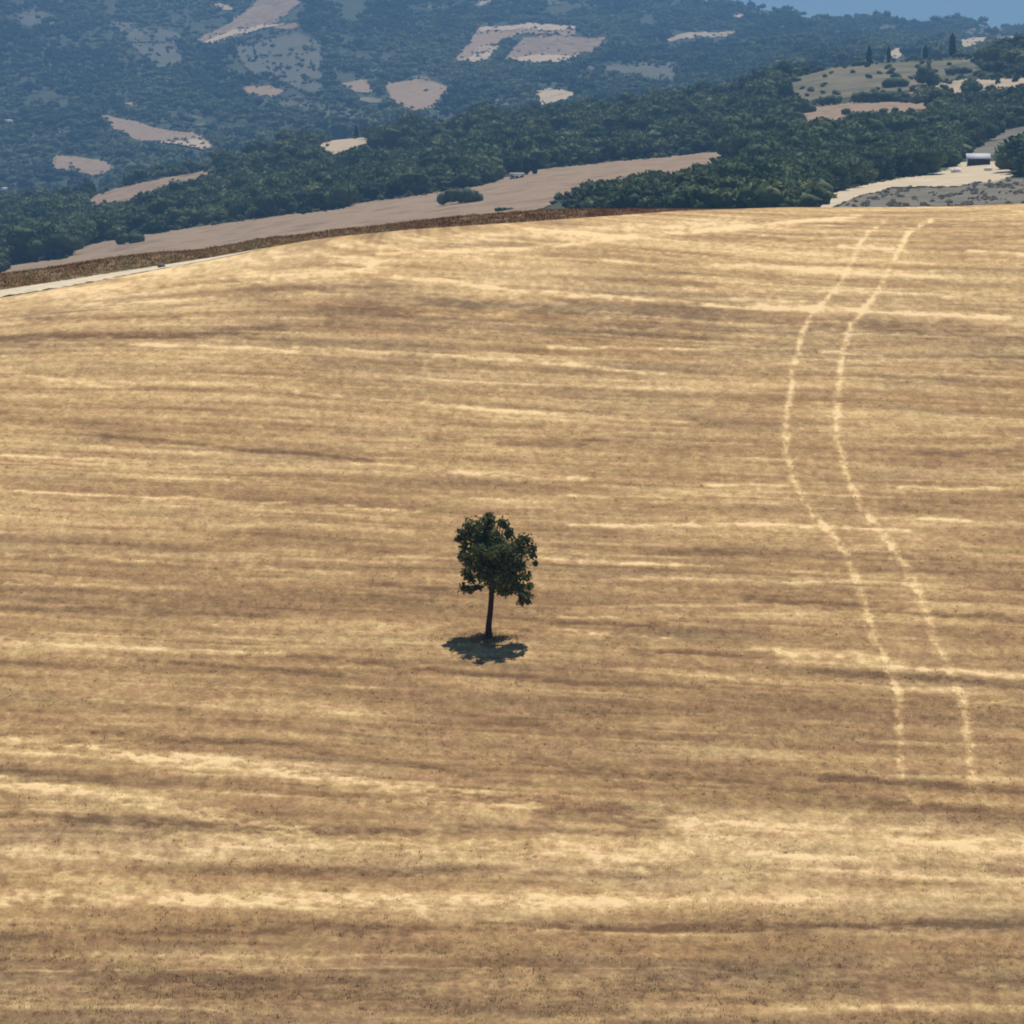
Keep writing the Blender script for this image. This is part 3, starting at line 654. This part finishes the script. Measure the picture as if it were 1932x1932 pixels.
for k, (x, y, h) in enumerate([(672, 258, 26), (688, 257, 24), (1216, 234, 24), (1285, 212, 26)]):
    cypress(x, y, h, 'A', ['dark cypress above the yellow pasture, left of its pair', 'dark cypress above the yellow pasture, right of its pair', 'dark cypress standing in the middle wood above the brown field', 'dark cypress in the wood near the ridge, right of the middle wood cypress'][k], 9, 10 + k)
# olive trees dotted over the grove
ol = []
for k in range(400):
    x = random.uniform(1500, 1850); y = random.uniform(118, 186)
    if inpoly(np.array(x), np.array(y), FIELDS[6][0]) and all(abs(x - a) > 9 or abs(y - b_) > 4 for a, b_ in ol): ol.append((x, y))
ol_proto = None
for k, (x, y) in enumerate(ol[:26]):
    p = gpt(x, y); h = random.uniform(1.6, 2.6)
    t = empty('olive_tree', p, 'small grey green olive tree in the grove on the pale slope', 'tree', 'olive trees in the grove'); t.scale = (h * 1.2, h * 1.2, h); t.rotation_euler.z = k
    if ol_proto is None:
        v, f, tt = NEAR[6]; v = v.copy(); v[:, 2] = v[:, 2] * 1.05 - .1
        c = mesh_np('crown', v, f, M_olive, t, {'tint': tt}); s = bpy.data.objects.new('trunk', trunk_me[0]); C.objects.link(s); s.parent = t; ol_proto = c.data
    else:
        c = bpy.data.objects.new('crown', ol_proto); C.objects.link(c); c.parent = t
        s = bpy.data.objects.new('trunk', trunk_me[0]); C.objects.link(s); s.parent = t

# ------------------------------------------------------------------ buildings
def box(x0, x1, y0, y1, z0, z1):
    v = np.array([(x, y, z) for z in (z0, z1) for y in (y0, y1) for x in (x0, x1)], float)
    f = np.array([(0, 2, 3, 1), (4, 5, 7, 6), (0, 1, 5, 4), (2, 6, 7, 3), (0, 4, 6, 2), (1, 3, 7, 5)]); return v, f
def gable(W, D, z0, h, ov=.25, th=.12):
    """pitched roof slab with thickness and overhang, ridge along x"""
    w, d = W / 2 + ov, D / 2 + ov
    prof = [(-d, z0), (0, z0 + h), (d, z0), (d, z0 - th), (0, z0 + h - th), (-d, z0 - th)]
    v = np.array([(x, y, z) for x in (-w, w) for y, z in prof], float)
    f4 = np.array([(0, 6, 7, 1), (1, 7, 8, 2), (2, 8, 9, 3), (3, 9, 10, 4), (4, 10, 11, 5), (5, 11, 6, 0), (0, 1, 4, 5), (1, 2, 3, 4), (6, 11, 10, 7), (7, 10, 9, 8)]); return v, f4
def house(x, y, wpx, hpx, zone, label, roofm=M_tile, name='farmhouse', rot=0., cat='house', windows=2):
    u = unit(zone, x, y); W = wpx * u; Hh = hpx * u * .68; D = W * .6
    root = empty(name, gpt(x, y, zone), label, cat); root.rotation_euler.z = rot
    mesh_np('wall', *box(-W / 2, W / 2, -D / 2, D / 2, -1.5, Hh), M_wall, root)
    mesh_np('roof', *gable(W, D, Hh + .02, hpx * u * .32), roofm, root)
    mesh_np('door', *box(-W * .08, W * .08, -D / 2 - .06, -D / 2 - .005, 0.05, Hh * .7), M_darkm, root)
    for s in (-1, 1)[:windows]:
        mesh_np('window', *box(s * W * .3 - W * .07, s * W * .3 + W * .07, -D / 2 - .06, -D / 2 - .005, Hh * .38, Hh * .72), M_darkm, root)
    return root
house(975, 340, 25, 12, 'A', 'small pale hut left of the two cypresses by the brown field', M_stoneg, 'hut', .1, 'hut')
house(1717, 187, 14, 12, 'A', 'tiny pink white hut between the hedges below the olive grove', M_tile, 'hut', .2, 'hut')
house(1385 + 92, 252, 20, 16, 'A', 'little pale stone house at the right tip of the long brown field wood', M_tile, 'hut', .5, 'hut')
for (x, y, w, h, z, lab) in [(20, 235, 24, 9, 'B', 'white farmhouse on the far slope at the left picture edge'),
                             (1474, 66, 9, 9, 'B', 'tiny white house on the far hill right of the upper pale field'),
                             (1559, 66, 11, 9, 'B', 'tiny white house below the far ridge at the left tip of a light strip'),
                             (1836, 60, 10, 8, 'B', 'small pale house on the skyline above the tallest cypress'),
                             (6, 362, 14, 9, 'B', 'white low building at the left edge above the dark wood'),
                             (480, 218 + 32, 20, 7, 'B', 'pale low farm building in the hazy valley left of the yellow pasture')]:
    house(x, y, w, h, z, lab, M_roofm if 'white' in lab else M_tile)
# white roofed shed with open front
x, y = 1846, 312; u = unit('A', x, y); W, H, D = 46 * u, 19 * u, 24 * u
root = empty('shed', gpt(x, y), 'open fronted shed with a white metal roof above the dirt yard', 'shed'); root.rotation_euler.z = -.05
v = np.array([(-W / 2, -D / 2, H * .72), (W / 2, -D / 2, H * .72), (W / 2, D / 2, H * 1.28), (-W / 2, D / 2, H * 1.28)]); v = np.concatenate([v, v - (0, 0, .12)])
mesh_np('roof', v, np.array([(0, 1, 2, 3), (7, 6, 5, 4), (0, 4, 5, 1), (1, 5, 6, 2), (2, 6, 7, 3), (3, 7, 4, 0)]), M_roofm, root)
mesh_np('back_wall', *box(-W / 2 + .2, W / 2 - .2, D / 2 - .4, D / 2 - .25, -1.5, H * 1.1), M_wood, root)
mesh_np('side_wall', *box(-W / 2 + .2, -W / 2 + .35, -D / 2 + .3, D / 2 - .45, -1.5, H * .74), M_wall, root)
mesh_np('side_wall', *box(W / 2 - .35, W / 2 - .2, -D / 2 + .3, D / 2 - .45, -1.5, H * .74), M_wood, root)
for q in (-.17, .17): mesh_np('post', *box(W * q - .08, W * q + .08, -D / 2 + .3, -D / 2 + .46, -1.0, H * .71), M_wood, root)
def rubble(x, y, wpx, hpx, label, seed):
    u = unit('A', x, y); rng = np.random.default_rng(seed); parts = []
    for k in range(14):
        v, f = ICO1; s = hpx * u * rng.uniform(.35, .7); a = rng.normal(0, .28, 2) * wpx * u * .6
        nz = 1 + (rng.random(len(v)) - .5) * .4
        parts.append((v * nz[:, None] * s * (1.3, 1.1, .8) + (a[0], a[1], s * .5 + rng.random() * hpx * u * .35), f, 0))
    v, f, t = merge(parts); o = mesh_np('rubble_heap', v, f, M_stone); o.location = gpt(x, y); tag(o, label, 'rubble')
rubble(1805, 326, 20, 9, 'pale rubble heap left of the shed, above the green plot edge', 1)
rubble(1866, 323, 16, 7, 'low cream rubble heap in front of the white roofed shed', 2)
rubble(1898, 320, 18, 12, 'tallest white rubble heap, between the shed and the big dark tree', 3)
# ruined wall by the wood
x, y = 1482, 252

# ------------------------------------------------------------------ dry weeds on the verge, tufts on the field (uncountable)
def tufts(px, py, pr, h, spread, blades, rng, tint, dz=0.):
    base = P(px, py, pr); n = len(px); B = blades
    a = rng.uniform(0, 6.28, (n, B)); lean = rng.uniform(.3, 1.5, (n, B)); hh = h[:, None] * rng.uniform(.5, 1.1, (n, B))
    bx = base[:, None, 0] + rng.normal(0, 1, (n, B)) * spread[:, None]; by = base[:, None, 1] + rng.normal(0, 1, (n, B)) * spread[:, None]; bz = base[:, None, 2] + 0 * bx + dz
    by_off = (by - base[:, None, 1]); 
    w = hh * .22
    c, s_ = np.cos(a), np.sin(a)
    p0 = np.stack([bx - s_ * w, by + c * w, bz - .03], -1); p1 = np.stack([bx + s_ * w, by - c * w, bz - .03], -1); p2 = np.stack([bx + c * lean * hh, by + s_ * lean * hh, bz + hh], -1)
    v = np.stack([p0, p1, p2], 2).reshape(-1, 3); f = np.arange(len(v)).reshape(-1, 3)
    return v, f, np.repeat(tint, B * 3)
def weed_mat(name, stops):
    m, nt, b = new_mat(name); at = N(nt, 'ShaderNodeAttribute', attribute_name='tint'); r = ramp(nt, stops)
    nt.links.new(at.outputs['Fac'], r.inputs['Fac']); nt.links.new(r.outputs[0], b.inputs['Base Color']); return m
M_weed = weed_mat('dry_weeds', [(0, (.20, .085, .045)), (.35, (.30, .165, .09)), (.6, (.36, .245, .12)), (.8, (.28, .26, .12)), (1, (.55, .44, .24))])
rng = np.random.default_rng(5)
n = 20000; wx = rng.uniform(-500, 1560, n); rr = crest_r(wx) + rng.uniform(.6, 9, n)
thick = np.clip(interp(wx, C0) - interp(wx, BT), 3, 30) / 14.
wy = row_at(wx, rr)
hh = (.035 + .085 * rng.random(n)) * np.clip(thick, .35, 1.3) * (.5 + fnoise(wx / 9., rr / 2., 14))
front_ = (rr - crest_r(wx)) / 9
tt = np.clip(fnoise(wx / 30., rr / 3., 12) * .75 + .25 * (1 - front_) * (wx < 760) + rng.normal(0, .10, n) + np.interp(wx, [0, 500, 700, 1100], [.02, .05, .0, -.02]), 0, 1)
v, f, t = tufts(wx, wy, rr, hh, .12 + 0 * wx, 7, rng, tt, .05)
tag(mesh_np('dry_weeds', v, f, M_weed, attrs={'tint': t}), 'rust brown dry weeds along the brow behind the pale path', 'weeds', kind='stuff')
M_tuft = weed_mat('straw_tufts', [(0, (.10, .075, .04)), (.3, (.26, .18, .09)), (.65, (.48, .34, .18)), (1, (.78, .60, .36))])
n = 40000; tx = rng.uniform(-60, 1990, n); ty = 620 + (1 - rng.random(n) ** 1.35) * 1330
tr = field_r(tx, ty); tp = P(tx, ty, tr)
clump = fnoise(tp[:, 0] / 1.6, (tp[:, 1] + .14 * tp[:, 0]) / .9, 19, 2); k_ = clump > .42; tx, ty, tr = tx[k_], ty[k_], tr[k_]; n = len(tx)
tb = fnoise(tp[k_, 0] / 6, (tp[k_, 1] + .14 * tp[k_, 0]) / .8, 20, 2)
v, f, t = tufts(tx, ty, tr, .03 + .05 * rng.random(n), .06 + 0 * tx, 6, rng, np.clip(tb * .6 + rng.normal(0, .22, n) + .40, 0, 1), 0)
tag(mesh_np('straw_stubble', v, f, M_tuft, attrs={'tint': t}), 'cut straw stubble tufts scattered over the harvested field', 'stubble', kind='stuff')

bx_ = rng.normal(0, 1, (2, 700)); gx_ = 922 + bx_[0] * 32; gy_ = 1206 + bx_[1] * 7
v, f, t = tufts(gx_, gy_, field_r(gx_, gy_), .03 + .05 * rng.random(700), .05 + 0 * gx_, 5, rng, np.clip(rng.normal(.42, .2, 700), 0, 1), 0)
tag(mesh_np('dry_grass', v, f, M_tuft, attrs={'tint': t}), 'uncut dry grass round the foot of the lone tree', 'grass', kind='stuff')

# ------------------------------------------------------------------ the lone tree
U = float(field_r(922., 1203.)) * KPX
base = fpt(922, 1203)
root = empty('lone_tree', base, 'lone small tree with a bare trunk standing in the middle of the stubble field', 'tree')
rng = np.random.default_rng(77)
def q(dx, dy, d=0.): return ((dx - 922) * U, d, (1203 - dy) * U)      # offsets from the base, in photo units
tv = [tube([q(918, 1214), q(922, 1200), q(922, 1180), q(925, 1155), q(927, 1130), q(928, 1112, .02), q(932, 1094, .05)], [.23, .155, .13, .12, .115, .115, .11], 10)]
mesh_np('trunk', *tv[0], M_bark, root, smooth=True)
CL = [  # x, y, depth (m), radius (units) of each leafy bough
 (922, 985, .3, 17), (914, 1000, .1, 17), (890, 1002, .6, 20), (877, 1010, .7, 11), (906, 1020, .2, 20), (935, 1012, -.3, 18), (952, 992, .5, 9), (960, 1006, .1, 11), (972, 1030, -.2, 14), (990, 1018, -.5, 14), (985, 1036, -.7, 16), (1004, 1034, -.6, 8), (1006, 1048, -.4, 5),
 (876, 1034, .9, 10), (882, 1056, .8, 13), (896, 1050, .1, 22), (920, 1046, -.5, 24), (948, 1042, -.9, 22), (970, 1056, -.5, 21), (984, 1066, .2, 10), (903, 1072, .6, 19), (926, 1075, -.4, 24), (952, 1078, -.9, 23), (975, 1084, -.4, 19), (994, 1088, .1, 8),
 (880, 1084, .9, 9), (888, 1092, .6, 10), (873, 1110, .6, 8), (886, 1112, .2, 9), (898, 1109, .5, 8), (936, 1100, -.3, 18), (958, 1104, -.8, 18), (978, 1108, -.3, 15), (990, 1120, -.5, 11), (1000, 1106, -.3, 7), (984, 1132, -.4, 8), (997, 1132, -.6, 6), (946, 1116, .4, 10),
 (915, 1030, 1.2, 18), (945, 1030, 1.1, 18), (930, 1062, 1.3, 20), (960, 1064, 1.0, 18), (925, 1088, .9, 17), (905, 1040, -.9, 14), (930, 1040, -1.4, 14), (950, 1090, -1.4, 13), (965, 1045, -1.3, 12),
 (922, 972, .3, 7), (946, 984, .2, 6), (866, 1018, .7, 6), (868, 1050, .8, 6), (1010, 1062, -.3, 4), (868, 1003, .7, 5)]
parts = []; bm_ = []
fork = np.array(q(932, 1094, .05)); hub = np.array(q(936, 1070, .0))
for k, (cx, cy, d, cr) in enumerate(CL):
    c0 = np.array(q(cx, cy, d)); R_ = cr * U
    n = int(80 * (cr / 10.) ** 2) + 40
    dd = rand_dirs(n, rng); rad_ = R_ * (rng.random((n, 1)) ** .45) * 1.02
    stretch = 1 + (fnoise(dd[:, 0] * 2.3 + k * 5, dd[:, 1] * 2.3 + dd[:, 2] * 2.1, 3) - .5)[:, None] * 1.1
    c = c0 + dd * rad_ * stretch * rng.uniform(.75, 1.35, 3) + rng.normal(0, .035, (n, 3))
    lv, lf = leaf_quads(c, .082 + 0 * c[:, 0], rng)
    parts.append((lv, lf, np.repeat(np.clip(rng.normal(.42, .24, n), 0, 1), 4)))
    if cr >= 12 or k % 2 == 0:
        mid = (fork * .45 + c0 * .55) * (1, 1, 1) + rng.normal(0, .08, 3); mid[2] -= .05
        s0 = fork if cy > 1075 else hub * .5 + fork * .5
        bm_.append((*tube([s0, s0 * .6 + mid * .4 + rng.normal(0, .05, 3), mid, c0], [.065, .045, .030, .012], 5), 0))
v, f, t = merge(parts)
M_lone = foliage_mat('lone_tree_leaves', (.034, .052, .018), (.27, .30, .12), False, .22)
mesh_np('crown', v, f, M_lone, root, {'tint': t})
v, f, t = merge(bm_); mesh_np('limbs', v, f, M_bark, root, smooth=True)
# a small dark stone on the brow of the field
v, f = ICO2; nz = 1 + (fnoise(v[:, 0] * 2, v[:, 1] * 2 + v[:, 2], 4) - .5) * .7
o = mesh_np('boulder', v * nz[:, None] * (.24, .2, .16), f, plain('grey_stone', (.16, .145, .12), .9, .3, 6)); o.location = fpt(305, 505, .08)
tag(o, 'small grey boulder at the edge of the pale path on the field brow', 'boulder')

# ------------------------------------------------------------------ haze, sky and sun
def haze():
    v, f = box(-1500, 1500, -60, 9300, -120, 640)
    m = bpy.data.materials.new('haze_air'); m.use_nodes = True; nt = m.node_tree; nt.nodes.remove(nt.nodes['Principled BSDF'])
    pv = nt.nodes.new('ShaderNodeVolumePrincipled'); pv.inputs['Density'].default_value = 1.4e-4
    pv.inputs['Color'].default_value = (.29, .57, .97, 1); pv.inputs['Anisotropy'].default_value = .0
    nt.links.new(pv.outputs[0], nt.nodes['Material Output'].inputs['Volume'])
    o = mesh_np('haze', v, f, m); tag(o, 'thin blue haze over the hills', 'haze', kind='stuff')
haze()
SUN_EL, SUN_AZ = rad(68), rad(17)
w = bpy.data.worlds.new('World'); bpy.context.scene.world = w; w.use_nodes = True; nt = w.node_tree
sky = nt.nodes.new('ShaderNodeTexSky'); sky.sky_type = 'NISHITA'; sky.sun_disc = False; sky.sun_elevation = SUN_EL; sky.sun_rotation = SUN_AZ
sky.air_density = 1.0; sky.dust_density = .1; sky.ozone_density = 5
hs = nt.nodes.new('ShaderNodeHueSaturation'); hs.inputs['Saturation'].default_value = 1.12; nt.links.new(sky.outputs[0], hs.inputs['Color'])
nt.links.new(hs.outputs[0], nt.nodes['Background'].inputs[0]); nt.nodes['Background'].inputs[1].default_value = .06
sd = bpy.data.lights.new('sun', 'SUN'); sd.energy = 4.9; sd.angle = rad(.53); sd.color = (1, .955, .88)
so = bpy.data.objects.new('sun', sd); C.objects.link(so)
S = Vector((math.sin(SUN_AZ) * math.cos(SUN_EL), math.cos(SUN_AZ) * math.cos(SUN_EL), math.sin(SUN_EL)))
so.rotation_euler = S.to_track_quat('Z', 'Y').to_euler(); so.location = (0, 100, 300)
sc = bpy.context.scene
sc.view_settings.view_transform = 'Standard'; sc.view_settings.look = 'None'; sc.view_settings.exposure = 0; sc.view_settings.gamma = 1
sc.cycles.filter_width = 1.9; sc.cycles.volume_bounces = 1; sc.cycles.max_bounces = 6
